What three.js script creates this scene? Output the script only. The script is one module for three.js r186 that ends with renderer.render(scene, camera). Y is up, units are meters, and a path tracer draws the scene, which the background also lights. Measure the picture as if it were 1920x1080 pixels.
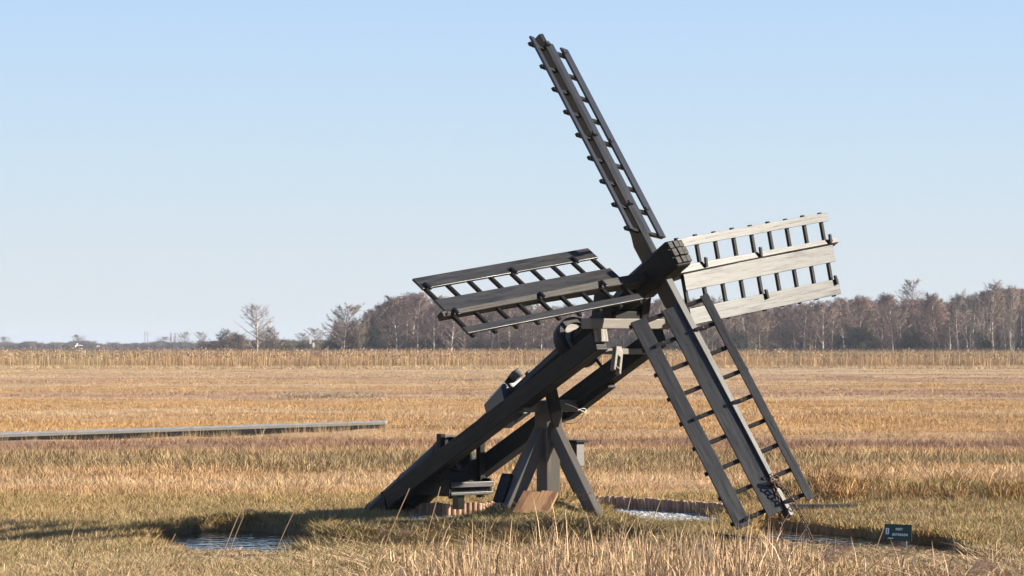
import * as THREE from 'three';
import { RoundedBoxGeometry } from 'three/addons/geometries/RoundedBoxGeometry.js';
import { mergeGeometries, toCreasedNormals } from 'three/addons/utils/BufferGeometryUtils.js';

// ---------------------------------------------------------------- camera, sky, sun, exposure
const scene = new THREE.Scene();
const FPX = 4943, EYE = 1.75;
const camera = new THREE.PerspectiveCamera(2 * Math.atan(540 / FPX) * 180 / Math.PI, 16 / 9, 0.5, 9000);
camera.position.set(0, EYE, 0);
camera.rotation.x = Math.atan((658 - 540) / FPX);
const renderer = new THREE.WebGLRenderer({ antialias: true });
renderer.setSize(1024, 576);
renderer.toneMapping = THREE.LinearToneMapping;
renderer.toneMappingExposure = 2.65;
const SKYGAIN = 1 / 2.65;
renderer.shadowMap.enabled = true;

const SUN = new THREE.Vector3(0.885, 0.452, 0.10).normalize();
{
  const W = 256, H = 512, d = new Float32Array(W * H * 4);
  const stops = [[-90, .50, .47, .42], [-1, .60, .62, .64], [0, .745, .78, .81], [2, .70, .775, .835], [4, .62, .765, .885], [7.5, .50, .70, .945], [15, .27, .46, .80], [35, .12, .25, .54], [90, .07, .15, .36]];
  for (let j = 0; j < H; j++) {
    const e = (j + .5) / H * 180 - 90;
    let k = 0; while (k < stops.length - 2 && e > stops[k + 1][0]) k++;
    const a = stops[k], b = stops[k + 1], t = THREE.MathUtils.clamp((e - a[0]) / (b[0] - a[0]), 0, 1);
    for (let i = 0; i < W; i++) for (let c = 0; c < 4; c++) d[(j * W + i) * 4 + c] = c < 3 ? (a[c + 1] + (b[c + 1] - a[c + 1]) * t) * SKYGAIN : 1;
  }
  const t = new THREE.DataTexture(d, W, H, THREE.RGBAFormat, THREE.FloatType);
  t.mapping = THREE.EquirectangularReflectionMapping; t.magFilter = THREE.LinearFilter; t.minFilter = THREE.LinearFilter; t.needsUpdate = true;
  scene.background = t; scene.environment = t;
}
const sun = new THREE.DirectionalLight(new THREE.Color().setRGB(1, .91, .77), 5);
sun.position.copy(SUN).multiplyScalar(80).add(new THREE.Vector3(0, 0, -26)); sun.target.position.set(0, 0, -26);
sun.castShadow = true; sun.shadow.radius = 1;
Object.assign(sun.shadow.camera, { left: -40, right: 40, top: 40, bottom: -40, near: 1, far: 300 });
sun.shadow.mapSize.set(4096, 4096);
scene.add(sun, sun.target);

// ---------------------------------------------------------------- helpers
function rngOf(s) { return () => { s |= 0; s = s + 0x6D2B79F5 | 0; let t = Math.imul(s ^ s >>> 15, 1 | s); t = t + Math.imul(t ^ t >>> 7, 61 | t) ^ t; return ((t ^ t >>> 14) >>> 0) / 4294967296; }; }
const lerp = (a, b, t) => a + (b - a) * t, clamp = THREE.MathUtils.clamp, sstep = (a, b, x) => { const t = clamp((x - a) / (b - a), 0, 1); return t * t * (3 - 2 * t); };
function hash(x, y) { let h = Math.imul(x, 374761393) + Math.imul(y, 668265263) | 0; h = Math.imul(h ^ h >>> 13, 1274126177); return ((h ^ h >>> 16) >>> 0) / 4294967296; }
function noise(x, y) { const i = Math.floor(x), j = Math.floor(y), u = x - i, v = y - j, s = u * u * (3 - 2 * u), t = v * v * (3 - 2 * v); return lerp(lerp(hash(i, j), hash(i + 1, j), s), lerp(hash(i, j + 1), hash(i + 1, j + 1), s), t); }
function fbm(x, y, o = 4) { let s = 0, a = .5; for (let k = 0; k < o; k++) { s += a * noise(x, y); x = x * 2.03 + 17; y = y * 2.03 + 5; a *= .5; } return s; }
const used = {};
function numbered(n) { const k = used[n] = (used[n] ?? -1) + 1; return k ? n + '_' + String(k).padStart(3, '0') : n; }
function tag(o, label, category, group) { o.userData.label = label; o.userData.category = category; if (group) o.userData.group = group; return o; }
function thing(name, label, category, pos = [0, 0, 0], turn = 0, group) {
  const o = new THREE.Group(); o.name = numbered(name); o.position.set(...pos); o.rotation.y = turn; scene.add(o); return tag(o, label, category, group);
}
function part(name, geo, m, parent, pos, rot) {
  const o = new THREE.Mesh(geo, m); o.name = name; o.castShadow = o.receiveShadow = true; if (pos) o.position.set(...pos); if (rot) o.rotation.set(...rot); parent.add(o); return o;
}
function single(name, geo, m, label, category, group) { const o = part(numbered(name), geo, m, scene); return tag(o, label, category, group); }
function kindOf(o, k) { o.userData.kind = k; return o; }
let uvShift = 0;
function uvBox(g, su = 1.2, sv = .3) {          // uv in metres, u along the geometry's x
  const p = g.attributes.position, n = g.attributes.normal, uv = new Float32Array(p.count * 2); uvShift += .37;
  for (let i = 0; i < p.count; i++) {
    const ax = Math.abs(n.getX(i)), ay = Math.abs(n.getY(i)), az = Math.abs(n.getZ(i)); let u, v;
    if (ax > ay && ax > az) { u = p.getZ(i) * .3; v = p.getY(i); } else if (ay > az) { u = p.getX(i); v = p.getZ(i); } else { u = p.getX(i); v = p.getY(i); }
    uv[2 * i] = u / su + uvShift; uv[2 * i + 1] = v / sv + uvShift * 1.7;
  }
  g.setAttribute('uv', new THREE.BufferAttribute(uv, 2)); return g;
}
const box = (l, h, w, c = .006) => uvBox(c ? new RoundedBoxGeometry(l, h, w, 1, c) : new THREE.BoxGeometry(l, h, w));
function extr(pts, depth, holes = [], bevel = .004) {   // shape in xy, thickness along z, centred
  const s = new THREE.Shape(pts.map(q => new THREE.Vector2(...q))); for (const h of holes) s.holes.push(h);
  const g = new THREE.ExtrudeGeometry(s, { depth: depth - 2 * bevel, bevelEnabled: bevel > 0, bevelSize: bevel, bevelThickness: bevel, bevelSegments: 1, curveSegments: 20, bevelOffset: -bevel });
  g.translate(0, 0, -depth / 2 + bevel); return uvBox(g);
}
function along(o, a, b, up = new THREE.Vector3(0, 1, 0)) {   // puts o's x axis from a to b
  const x = new THREE.Vector3().subVectors(b, a).normalize(), z = new THREE.Vector3().crossVectors(x, up).normalize(), y = new THREE.Vector3().crossVectors(z, x);
  o.matrixAutoUpdate = true; o.quaternion.setFromRotationMatrix(new THREE.Matrix4().makeBasis(x, y, z)); o.position.copy(a).add(b).multiplyScalar(.5); return o;
}
const V = (x, y, z) => new THREE.Vector3(x, y, z);
function tex(W, H, f, srgb = false) {
  const d = new Uint8Array(W * H * 4);
  for (let j = 0; j < H; j++) for (let i = 0; i < W; i++) { const c = f(i / W, j / H), k = (j * W + i) * 4; for (let q = 0; q < 3; q++) d[k + q] = clamp(c[q] ?? c[0], 0, 1) * 255; d[k + 3] = 255; }
  const t = new THREE.DataTexture(d, W, H, THREE.RGBAFormat); t.wrapS = t.wrapT = THREE.RepeatWrapping; t.magFilter = THREE.LinearFilter; t.minFilter = THREE.LinearMipmapLinearFilter; t.generateMipmaps = true;
  if (srgb) t.colorSpace = THREE.SRGBColorSpace; t.needsUpdate = true; return t;
}
function tileNoise(u, v, fx, fy, seed) { // periodic value noise
  const x = u * fx, y = v * fy, i = Math.floor(x), j = Math.floor(y), a = x - i, b = y - j, s = a * a * (3 - 2 * a), t = b * b * (3 - 2 * b), h = (p, q) => hash((p % fx + fx) % fx + seed * 97, (q % fy + fy) % fy + seed * 31);
  return lerp(lerp(h(i, j), h(i + 1, j), s), lerp(h(i, j + 1), h(i + 1, j + 1), s), t);
}

// ---------------------------------------------------------------- materials
const grain = (u, v) => .35 * tileNoise(u, v, 5, 48, 1) + .3 * tileNoise(u, v, 11, 100, 2) + .2 * tileNoise(u, v, 40, 180, 3) + .15 * tileNoise(u, v, 90, 90, 4);
const grainTex = tex(512, 256, (u, v) => { const g = grain(u, v); return [.42 + .75 * g]; });
const grainBump = tex(512, 256, (u, v) => [grain(u, v)]);
const tarColor = tex(512, 256, (u, v) => { const g = grain(u, v), w = sstep(.62, .8, tileNoise(u, v, 3, 9, 7) * .6 + tileNoise(u, v, 20, 120, 8) * .4); const b = .62 + .5 * g + .5 * w; return [b * .62, b * .6, b * .585]; });
const tar = new THREE.MeshPhysicalMaterial({ ior: 1.56, anisotropy: .62, anisotropyRotation: Math.PI / 2, name: 'tarred wood', color: new THREE.Color().setRGB(.015, .013, .011), map: tarColor, roughness: .46, roughnessMap: grainTex, bumpMap: grainBump, bumpScale: .00022 });
const tarDark = tar.clone(); tarDark.name = 'tarred beam'; tarDark.color.setRGB(.011, .0095, .008); tarDark.ior = 1.5; tarDark.anisotropy = 0; tarDark.roughness = .75; tarDark.specularIntensity = .45;
const tarLeg = tar.clone(); tarLeg.name = 'tarred leg'; tarLeg.ior = 1.55; tarLeg.roughness = .6;
const tarIso = tar.clone(); tarIso.name = 'even gloss tarred wood'; tarIso.anisotropy = 0; tarIso.ior = 1.5; tarIso.roughness = .62;  // finish of the bottom stock half, tuned to give it a pale sunlit strip
const tarDull = tar.clone(); tarDull.name = 'dull tarred wood'; tarDull.anisotropy = 0; tarDull.ior = 1.5; tarDull.roughness = .75; tarDull.specularIntensity = .6; tarDull.color.setRGB(.03, .026, .022);
const frameWood = tarLeg.clone(); frameWood.name = 'worn tarred timber'; frameWood.color.setRGB(.115, .103, .089);
const paleTar = tar.clone(); paleTar.name = 'pale tarred wood'; paleTar.color.setRGB(.24, .215, .18); paleTar.ior = 1.6; paleTar.roughness = .8; paleTar.anisotropy = 0;  // lighter tar colour for cap beam, tie bar, fork, end cap and wheel disc
const greyWood = new THREE.MeshStandardMaterial({ name: 'weathered wood', color: new THREE.Color().setRGB(.32, .30, .27), map: grainTex, roughness: .85, bumpMap: grainBump, bumpScale: .002 });
const brownTex = tex(256, 256, (u, v) => { const g = grain(u, v), s = sstep(.4, .65, .6 * tileNoise(u, v, 3, 5, 9) + .4 * tileNoise(u, v, 9, 14, 10)) * 1.25; return [lerp(.66, .52, s) + .35 * g - .15, lerp(.50, .37, s) + .30 * g - .13, lerp(.35, .25, s) + .22 * g - .1]; }, true);
const brownWood = new THREE.MeshStandardMaterial({ name: 'brown wood', color: new THREE.Color().setRGB(.55, .55, .55), map: brownTex, roughness: .8, bumpMap: grainBump, bumpScale: .002 });
const iron = new THREE.MeshStandardMaterial({ name: 'rusty iron', color: new THREE.Color().setRGB(.09, .05, .035), roughness: .6, metalness: .4 });

// ---------------------------------------------------------------- ground heights
const PX = .355, PZ = -25.84;                     // the mill's post
const EDGE = [[-1.35, -27.9], [-1.09, -27.7], [-.66, -27.25], [-.33, -27.4], [.23, -28.5], [.7, -28.75], [1.17, -28.7], [1.59, -28.1], [2.0, -27.6], [2.25, -27.0]];
function edgeZ(x) { if (x < EDGE[0][0] || x > EDGE[EDGE.length - 1][0]) return null; for (let k = 0; k < EDGE.length - 1; k++) if (x <= EDGE[k + 1][0]) return lerp(EDGE[k][1], EDGE[k + 1][1], (x - EDGE[k][0]) / (EDGE[k + 1][0] - EDGE[k][0])); return null; }
function inGravel(x, z, pad = 0) {
  const e = edgeZ(x); if (e === null) return false;
  const r = Math.hypot(x - PX, (z - PZ)), near = x < PX ? -26.6 - .1 * Math.sin(x * 7) : -26.45 - .5 * sstep(1.3, .9, x) + .25 * sstep(1.6, 2.2, x);
  return z > e + pad && z < near - pad && r > 1.0 + pad && x > -1.1 + pad && x < 2.1 - pad;
}
function pool(x, z) {                              // > 0 inside the open water
  const n = (noise(x * 3 + 9, z * 3) - .5) * .22;
  const q = Math.hypot((x + 2.5 - .12 * (z + 24.6)) / .78, (z + 24.6) / 1.6), left = (1 - q) * .75 + n * .7;
  const t = (x - 2.45) / .95, u = clamp((x - 2.45) / 1.4, 0, 1), nearZ = lerp(-23.75, -22.55, t), farZ = lerp(-27.1, -24.3, Math.pow(u, .9)), right = Math.min(nearZ - z, z - farZ, x - 2.4, 3.95 - x) * .9 + n * .35;
  return Math.max(left, right);
}
function nearSide(x, z) { for (const d of [.3, .8, 1.3, 1.9]) if (pool(x * (1 + d / 25), z - d) > 0) return true; return false; }   // the camera's side of a pond, where the grass is low
function H(x, z) {
  const d = -z, r2 = (x - PX) ** 2 + (z - PZ) ** 2;
  let h = .05 + (fbm(x * .9, z * .9, 3) - .45) * .10 * sstep(400, 60, d) + (noise(x * .12, z * .25) - .5) * .16 * sstep(30, 40, d);
  h += .33 * Math.exp(-r2 / .40) + .13 * Math.exp(-((x - .35) ** 2 / .9 + (z + 24.75) ** 2 / .25));
  h -= .17 * Math.exp(-((z + 23.35) ** 2) / .18) * sstep(-2.2, -1.2, x) * sstep(1.6, .8, x);
  h += .22 * Math.exp(-((z + 29.6 - .15 * (x - 4)) ** 2) / .5) * sstep(2.2, 3.2, x);
  h += .10 * Math.exp(-((x - 4.3) ** 2 / 1.2 + (z + 27.1) ** 2 / .5));
  if (inGravel(x, z, -.02)) h = lerp(h, .01, .98);
  const p = pool(x, z); if (p > -.25) { const nearer = pool(x, z - .35) > p; if (nearer) h = lerp(h, -.04, sstep(-.5, -.05, p)); else h += .03 * sstep(-.3, -.05, p) * sstep(.05, -.02, p); h = lerp(h, -.5, sstep(-.04, .10, p)); }
  return h;
}
const clear = (x, z) => pool(x, z) < -.02 && !inGravel(x, z, -.03);

// ---------------------------------------------------------------- ground sheet and water
function bandColor(x, d, out) {                    // dry-grass colours of the field's strips, by distance and place
  const n = (fbm(x * (4 / d + .03) + 3, d * .06, 3) - .44) * 9 + (noise(x * .5, d * .6) - .5) * 2.2, m = noise(x * .6, d * 1.2), q = d + n * sstep(24, 40, d) * d * .028;
  const P = BANDS; let k = 0; while (k < P.length - 2 && q > P[k + 1][0]) k++;
  const a = P[k], b = P[k + 1], t = sstep(.25, .75, clamp((q - a[0]) / (b[0] - a[0]), 0, 1)), s = .84 + .32 * m;
  return out.setRGB(lerp(a[1], b[1], t) * s, lerp(a[2], b[2], t) * s, lerp(a[3], b[3], t) * s);
}
const STRAW = [.47, .295, .145], PALE = [.51, .35, .195], PINK = [.41, .255, .155], HEATH = [.30, .175, .105], OLIVE = [.36, .245, .12], MOSS = [.43, .285, .12], GOLD = [.48, .29, .12];
const BANDS = [[0, ...PALE], [20, ...PALE], [23, ...OLIVE], [26, ...MOSS], [30, ...MOSS], [32, ...STRAW], [34, ...PALE], [36, ...STRAW], [38, ...OLIVE], [41, ...OLIVE], [43.5, ...STRAW], [45.5, ...HEATH], [48, ...HEATH], [51, ...STRAW], [58, ...GOLD], [64, ...STRAW], [69, ...PALE], [76, ...GOLD], [84, ...GOLD], [90, ...PALE], [96, ...PINK], [104, ...PINK], [110, ...STRAW], [120, ...GOLD], [132, ...PALE], [140, ...STRAW], [158, ...PINK], [166, ...PALE], [180, ...STRAW], [205, ...PALE], [230, ...PALE], [262, ...STRAW], [400, ...STRAW], [9000, ...OLIVE]];
{
  const xs = [], zs = [];
  for (let x = -7; x <= 7.001; x += .1) xs.push(x);
  for (let s = .14, x = 7; x < 5200; s *= 1.13) { x += s; xs.push(x); xs.unshift(-x); }
  for (let z = -18; z >= -33; z -= .1) zs.push(z);
  for (let s = .14, z = -33.0; z > -8500; s *= 1.035) { z -= s; zs.push(z); }
  for (let s = .3, z = -18; z < 300; s *= 1.3) { z += s; zs.unshift(z); }
  const nx = xs.length, nz = zs.length, pos = new Float32Array(nx * nz * 3), col = new Float32Array(nx * nz * 3), uv = new Float32Array(nx * nz * 2), idx = [], c = new THREE.Color();
  for (let j = 0; j < nz; j++) for (let i = 0; i < nx; i++) {
    const k = j * nx + i, x = xs[i], z = zs[j]; pos.set([x, Math.abs(x) < 400 && z > -500 ? H(x, z) : .05, z], 3 * k); uv.set([x / 2.2, z / 2.2], 2 * k); bandColor(x, -z, c);
    if (pool(x, z) > -.1) c.lerp(new THREE.Color().setRGB(.05, .035, .02), sstep(-.1, .05, pool(x, z)));
    col.set([c.r * .8, c.g * .8, c.b * .8], 3 * k);
    if (i < nx - 1 && j < nz - 1) idx.push(k, k + 1, k + nx, k + 1, k + nx + 1, k + nx);
  }
  const g = new THREE.BufferGeometry(); g.setAttribute('position', new THREE.BufferAttribute(pos, 3)); g.setAttribute('color', new THREE.BufferAttribute(col, 3)); g.setAttribute('uv', new THREE.BufferAttribute(uv, 2)); g.setIndex(idx); g.computeVertexNormals();
  const thatch = tex(512, 512, (u, v) => { const a = .45 * tileNoise(u, v, 90, 24, 11) + .35 * tileNoise(u, v, 30, 110, 12) + .2 * tileNoise(u, v, 200, 200, 13); return [.35 + .9 * a]; });
  const m = new THREE.MeshStandardMaterial({ name: 'dry turf', vertexColors: true, map: thatch, bumpMap: thatch, bumpScale: .03, roughness: 1, side: THREE.DoubleSide });
  kindOf(part('ground', g, m, scene), 'structure').userData.label = 'flat dry marsh field stretching to the horizon';
  const water = new THREE.MeshPhysicalMaterial({ name: 'pond water', color: new THREE.Color().setRGB(.035, .028, .016), roughness: .06, ior: 1.33, bumpMap: tex(256, 256, (u, v) => [.45 * tileNoise(u, v, 18, 44, 21) + .35 * tileNoise(u, v, 46, 100, 22) + .2 * tileNoise(u, v, 5, 9, 23)]), bumpScale: .017 });
  for (const [x, z, w, l] of [[-2.65, -24.9, 2.6, 4.8], [3.2, -24.9, 2.2, 5.2]]) { const p = new THREE.PlaneGeometry(w, l, 1, 1); p.rotateX(-Math.PI / 2); p.translate(x, -.035, z); kindOf(part(numbered('pond_water'), p, water, scene), 'structure').userData.label = x < 0 ? 'still brown pond water left of the windmill mound' : 'still pond water behind the lowest sail'; }
}

// ---------------------------------------------------------------- the windmill
{
  const mill = thing('windmill', 'small black tarred wooden windmill with four sails leaning on a slanted frame', 'windmill', [PX, .35, PZ], -.9217);
  const E = .5082, cE = Math.cos(E), sE = Math.sin(E), n = V(cE, sE, 0), h = V(0, 0, 1), u = V(sE, -cE, 0), C = V(1.66, 2.145, 0), PHI = -.1732, W = .4223, DN = .1397;
  const onAxis = (L, v = 0, z = 0) => V(C.x - L * cE - v * sE, C.y - L * sE + v * cE, z);
  // sails
  const R0 = .392, R1 = 2.55, M0 = -.067, T = .022;
  const boardW = (s0, s1, r1 = R1) => { const g = box(r1 - R0, s1 - s0, T, .004); g.translate((R0 + r1) / 2, (s0 + s1) / 2, M0 - T / 2); return g; };
  const g1 = boardW(-.563, -.408), g2 = boardW(-.2355, -.066), g3 = boardW(.176, .259);
  const rung = box(.85, .036, .032, .004); rung.rotateZ(Math.PI / 2);
  const togg = box(.095, .03, .026, .006); togg.rotateZ(Math.PI / 2);
  const sail = new THREE.Group(); sail.name = 'sail';
  part('board', g1, tar, sail); part('board', g2, tar, sail); part('board', g3, tar, sail);
  for (let i = 0; i < 9; i++) part('rung', rung, tarDark, sail, [.42 + i * .2575, -.152 + (i % 2) * .004, M0 - T - .0195]);
  for (const i of [1, 4, 8]) { part('toggle', togg, tar, sail, [.42 + i * .2575 + .012, -.415, M0 + .014], [0, 0, .12]); part('toggle', togg, tar, sail, [.42 + i * .2575 + .012, -.002, -.036], [0, 0, -.1]); }
  for (let k = 0; k < 4; k++) {
    const th = PHI + k * Math.PI / 2, a = u.clone().multiplyScalar(Math.cos(th)).addScaledVector(h, Math.sin(th)), tt = u.clone().multiplyScalar(Math.sin(th)).addScaledVector(h, -Math.cos(th));
    const r = tt.clone().multiplyScalar(Math.cos(W)).addScaledVector(n, Math.sin(W)), m = n.clone().multiplyScalar(Math.cos(W)).addScaledVector(tt, -Math.sin(W));
    const s = k ? sail.clone() : sail; s.quaternion.setFromRotationMatrix(new THREE.Matrix4().makeBasis(a, r, m)); s.position.copy(C).addScaledVector(n, k % 2 ? 0 : DN); mill.add(s);
    if (k < 2) for (const half of [0, 1]) {    // one long stock through the head carries this sail and the one opposite; each half gets its own tar finish to set where sun glare shows
      const q = .5, c = .42, G = new THREE.ExtrudeGeometry(new THREE.Shape([[-q, -c], [-c, -q], [c, -q], [q, -c], [q, c], [c, q], [-c, q], [-q, c]].map(v => new THREE.Vector2(...v))), { depth: 2.62, steps: 24, bevelEnabled: false }); const sgn = half ? -1 : 1; if (half) G.translate(0, 0, -2.62); G.rotateY(Math.PI / 2);
      const p = G.attributes.position; for (let i = 0; i < p.count; i++) { if (p.getX(i) * sgn < 0) p.setX(i, 0); const x = Math.abs(p.getX(i)), t = clamp((x - .4) / 2.2, 0, 1), wy = lerp(.088, .055, Math.min(1, t * 1.5)), dz = x < .42 ? .18 : lerp(.145, .085, Math.pow(t, .7)); p.setY(i, p.getY(i) * wy); p.setZ(i, -.062 - dz / 2 + p.getZ(i) * dz); }
      G.computeVertexNormals();
      uvBox(G); const st = part('stock', G, k ? (half ? tar : tarDull) : half ? tar : tarIso, mill); st.quaternion.setFromRotationMatrix(new THREE.Matrix4().makeBasis(a, tt, n)); st.position.copy(C).addScaledVector(n, k % 2 ? 0 : DN);
      const ring = new THREE.TorusGeometry(.022, .005, 6, 14);
      part('ring', ring, iron, st, [half ? -2.5 : 2.57, 0, -.05], [.6, .5, 0]);
    }
  }
  // shaft and its head
  const b = (l, hh, w, c) => box(l, hh, w, c);
  const axle = new THREE.Group(); axle.name = 'windshaft'; axle.position.copy(C); axle.rotation.z = E; mill.add(axle);   // x along the shaft, towards the sails
  const cyl = (r0, r1, l, seg = 8) => { const g = new THREE.CylinderGeometry(r1, r0, l, seg, 1).toNonIndexed(); g.rotateX(Math.PI / seg * 0); g.rotateZ(-Math.PI / 2); g.computeVertexNormals(); return uvBox(g); };
  { const g = cyl(.095, .115, 3.6); g.translate(-1.95, 0, 0); part('pole', g, tarDark, axle); }
  { const q = .115, c = .035, g = extr([[-q, -q - .02 + c], [-q + c, -q - .02], [q - c, -q - .02], [q, -q - .02 + c], [q, q + .02 - c], [q - c, q + .02], [-q + c, q + .02], [-q, q + .02 - c]], .62, [], .012); g.rotateY(Math.PI / 2); g.rotateX(-PHI);
    part('head', g, tarDark, axle, [.02, 0, 0]); const w = .064;
    for (let i = -1; i <= 1; i++) for (let j = -1; j <= 1; j++) if (i || j || 1) { const long = (i === 0), e = b(.05, (Math.abs(j) === 1 ? .072 : .082) - .004, .062 - .003, .006); const e2 = part('end_block', e, tarDull, axle, [.335 + ((i + j) & 1 ? .004 : .012) - (Math.abs(i) + Math.abs(j) === 2 ? .014 : 0), 0, 0], [-PHI, 0, 0]); e2.translateY(j * .08); e2.translateZ(i * .066); }
    { const g2 = cyl(.115, .15, .3, 8); part('neck', g2, tarDark, axle, [-.42, 0, 0]); } }
  { // brake wheel
    const wh = new THREE.Group(); wh.name = 'brake_wheel'; wh.position.copy(onAxis(1.36)); wh.rotation.z = E; mill.add(wh);
    const ri = new THREE.LatheGeometry([[.19, -.06], [.25, -.06], [.255, -.05], [.255, .05], [.25, .06], [.19, .06], [.19, -.06]].map(q => new THREE.Vector2(...q)), 40); ri.rotateZ(-Math.PI / 2); part('rim', uvBox(toCreasedNormals(ri, .6)), tarDark, wh);
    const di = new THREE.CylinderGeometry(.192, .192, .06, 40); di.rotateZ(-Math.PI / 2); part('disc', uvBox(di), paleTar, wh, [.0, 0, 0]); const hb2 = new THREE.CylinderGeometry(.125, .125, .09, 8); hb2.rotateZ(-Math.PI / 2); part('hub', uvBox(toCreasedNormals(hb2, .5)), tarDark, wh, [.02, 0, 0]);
  }
  { // octagonal collar with its wedges
    const g = cyl(.19, .215, .36, 8); g.rotateX(.3); const co = part('collar', g, tar, mill); co.position.copy(onAxis(2.62)); co.rotation.z = E;
    for (const [L, v, z, s] of [[2.4, .2, .0, .09], [2.22, .13, -.02, .05], [2.5, -.19, .05, .08]]) { const k = part('wedge', b(s * 1.4, s, s, .008), frameWood, mill); k.position.copy(onAxis(L, v, z)); k.rotation.set(.5, 0, E); }
  }
  // frame beams
  const SL = .476, eB = Math.atan(SL), yN = x => 1.0056 + SL * x;
  for (const [z, c0, x0, x1] of [[.35, 1.0056, -2.2, 1.235], [-.35, 1.03, -2.1, 1.27]]) { const bm = part('beam', b((x1 - x0) / Math.cos(eB), .182, .14, .008), tarDark, mill); along(bm, V(x0, c0 + SL * x0 - .1, z), V(x1, c0 + SL * x1 - .1, z)); }
  { const o = part('bolster', extr([[-.55, .0], [.42, 0], [.42, -.05], [-.3, -.06]], .1), tarDark, mill, [.16, yN(.16) - .17, -.35], [0, 0, eB]); }
  for (const z of [.34, -.34]) { const g = b(.12, .012, .02, .003); }
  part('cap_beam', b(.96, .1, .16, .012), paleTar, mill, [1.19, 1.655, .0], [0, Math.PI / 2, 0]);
  for (const z of [.27, -.2]) part('bearing_cheek', b(.24, .17, .1, .008), tarDark, mill, [1.17, 1.82, z], [0, 0, Math.PI / 2 - .2]);
  part('bearing_block', b(.3, .08, .13, .008), tarDark, mill, [1.19, 1.735, .03], [0, Math.PI / 2, 0]);
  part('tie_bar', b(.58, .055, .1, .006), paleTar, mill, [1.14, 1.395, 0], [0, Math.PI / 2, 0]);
  { const p = new THREE.Path([V(-.022, -.085, 0), V(.022, -.085, 0), V(.022, .03, 0), V(-.022, .03, 0)].map(q => new THREE.Vector2(q.x, q.y)));
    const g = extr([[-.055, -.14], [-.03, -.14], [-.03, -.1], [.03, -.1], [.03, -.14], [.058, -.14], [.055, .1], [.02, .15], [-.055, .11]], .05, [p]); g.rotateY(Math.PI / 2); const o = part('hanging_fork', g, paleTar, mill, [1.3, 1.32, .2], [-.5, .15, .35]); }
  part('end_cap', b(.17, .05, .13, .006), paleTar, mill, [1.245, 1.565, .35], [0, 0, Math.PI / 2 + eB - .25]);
  { const pg = part('peg', b(.2, .03, .03, .004), tarDark, mill); along(pg, V(.86, 1.33, .1), V(.92, 1.19, .02)); }
  // turning post
  part('post', b(1.0, .17, .17, .012), frameWood, mill, [0, .22, 0], [0, 0, Math.PI / 2]);
  part('post_head', b(.17, .2, .19, .01), frameWood, mill, [0, .725, 0], [0, 0, Math.PI / 2]);
  part('cross_bar', b(.79, .115, .15, .01), frameWood, mill, [.02, .86, -.02], [0, Math.PI / 2, 0]);
  { const o = part('swing_arm', extr([[-.07, .24], [.05, .24], [.05, -.1], [-.02, -.22], [-.07, -.22]], .06), tarDark, mill, [.2, .88, .075], [.28, Math.PI / 2 - .45, 0]); }
  const legs = [[V(.06, .68, 0), V(.80, -.26, 0)], [V(0, .62, .05), V(0.02, -.14, .50)], [V(-.06, .68, 0), V(-.80, -.26, 0)], [V(0, .62, -.05), V(0.02, -.14, -.5)]];
  for (const [a, c] of legs) { const L = a.distanceTo(c), o = part('leg', b(L, .145, .09, .008), frameWood, mill); along(o, a, c); }
  { const o = part('leg_cleat', b(.3, .05, .12, .006), tarDark, mill); along(o, V(-.1, .2, .42), V(-.06, -.06, .56)); }
  { const bx = part('box', b(.2, .235, .1, .006), frameWood, mill, [.03, .385, -.3], [0, 0, 0]); part('lid', b(.26, .02, .15, .004), tarDark, bx, [0, .127, 0]); part('bracket', b(.05, .05, .2, .004), tarDark, bx, [0, 0, .12]); }
  // barrel with the screw
  { const bar = new THREE.Group(); bar.name = 'screw_barrel'; bar.position.copy(C); bar.rotation.z = E; mill.add(bar);
    const l0 = -5.75, l1 = -3.68, g = new THREE.LatheGeometry([[.185, l0], [.21, l0], [.21, l1], [.205, l1 + .006], [.185, l1], [.185, l0]].map(q => new THREE.Vector2(...q)), 48); g.rotateZ(-Math.PI / 2); part('staves', uvBox(toCreasedNormals(g, .6)), tarDark, bar);
    for (const x of [-3.76, -4.5, -5.2]) { const r = new THREE.TorusGeometry(.212, .006, 6, 48); r.rotateY(Math.PI / 2); part('hoop', r, tarDark, bar, [x, 0, 0]); }
    for (const q of [0, Math.PI]) { const P = [], I = []; for (let i = 0; i <= 60; i++) for (let j = 0; j < 2; j++) { const t = q + i / 60 * Math.PI * 4, rr = j ? .183 : .08; P.push(-3.72 - i / 60 * 1.3, rr * Math.cos(t), rr * Math.sin(t)); if (i < 60 && !j) { const k = i * 2; I.push(k, k + 1, k + 2, k + 1, k + 3, k + 2); } } const s = new THREE.BufferGeometry(); s.setAttribute('position', new THREE.Float32BufferAttribute(P, 3)); s.setIndex(I); s.computeVertexNormals(); part('screw_blade', s, new THREE.MeshStandardMaterial({ color: new THREE.Color().setRGB(.1, .095, .085), roughness: .6, side: THREE.DoubleSide }), bar); }
    const core = cyl(.085, .085, 1.9, 12); part('core', core, tarDark, bar, [-4.65, 0, 0]);
    const hole = []; for (let i = 0; i <= 24; i++) { const t = Math.PI + i / 24 * Math.PI; hole.push([.212 * Math.cos(t), .212 * Math.sin(t)]); }
    const sh = [[-.3, -.40], [.3, -.40], [.3, -.02], ...hole.reverse(), [-.3, -.02]]; const cr = extr(sh, .05, [], 0); cr.rotateY(Math.PI / 2); part('cradle_board', cr, tarDark, bar, [-3.72, 0, 0]);
  }
  { const fb = part('foot_board', b(1.15, .3, .05, .006), tarDark, mill); fb.position.copy(onAxis(5.3, -.12, .26)); fb.rotation.z = E; const fs = part('foot_slat', b(.36, .07, .06, .006), tarDark, mill); fs.position.copy(onAxis(4.74, -.1, .26)); fs.rotation.z = Math.PI / 2 + .1; }
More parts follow.
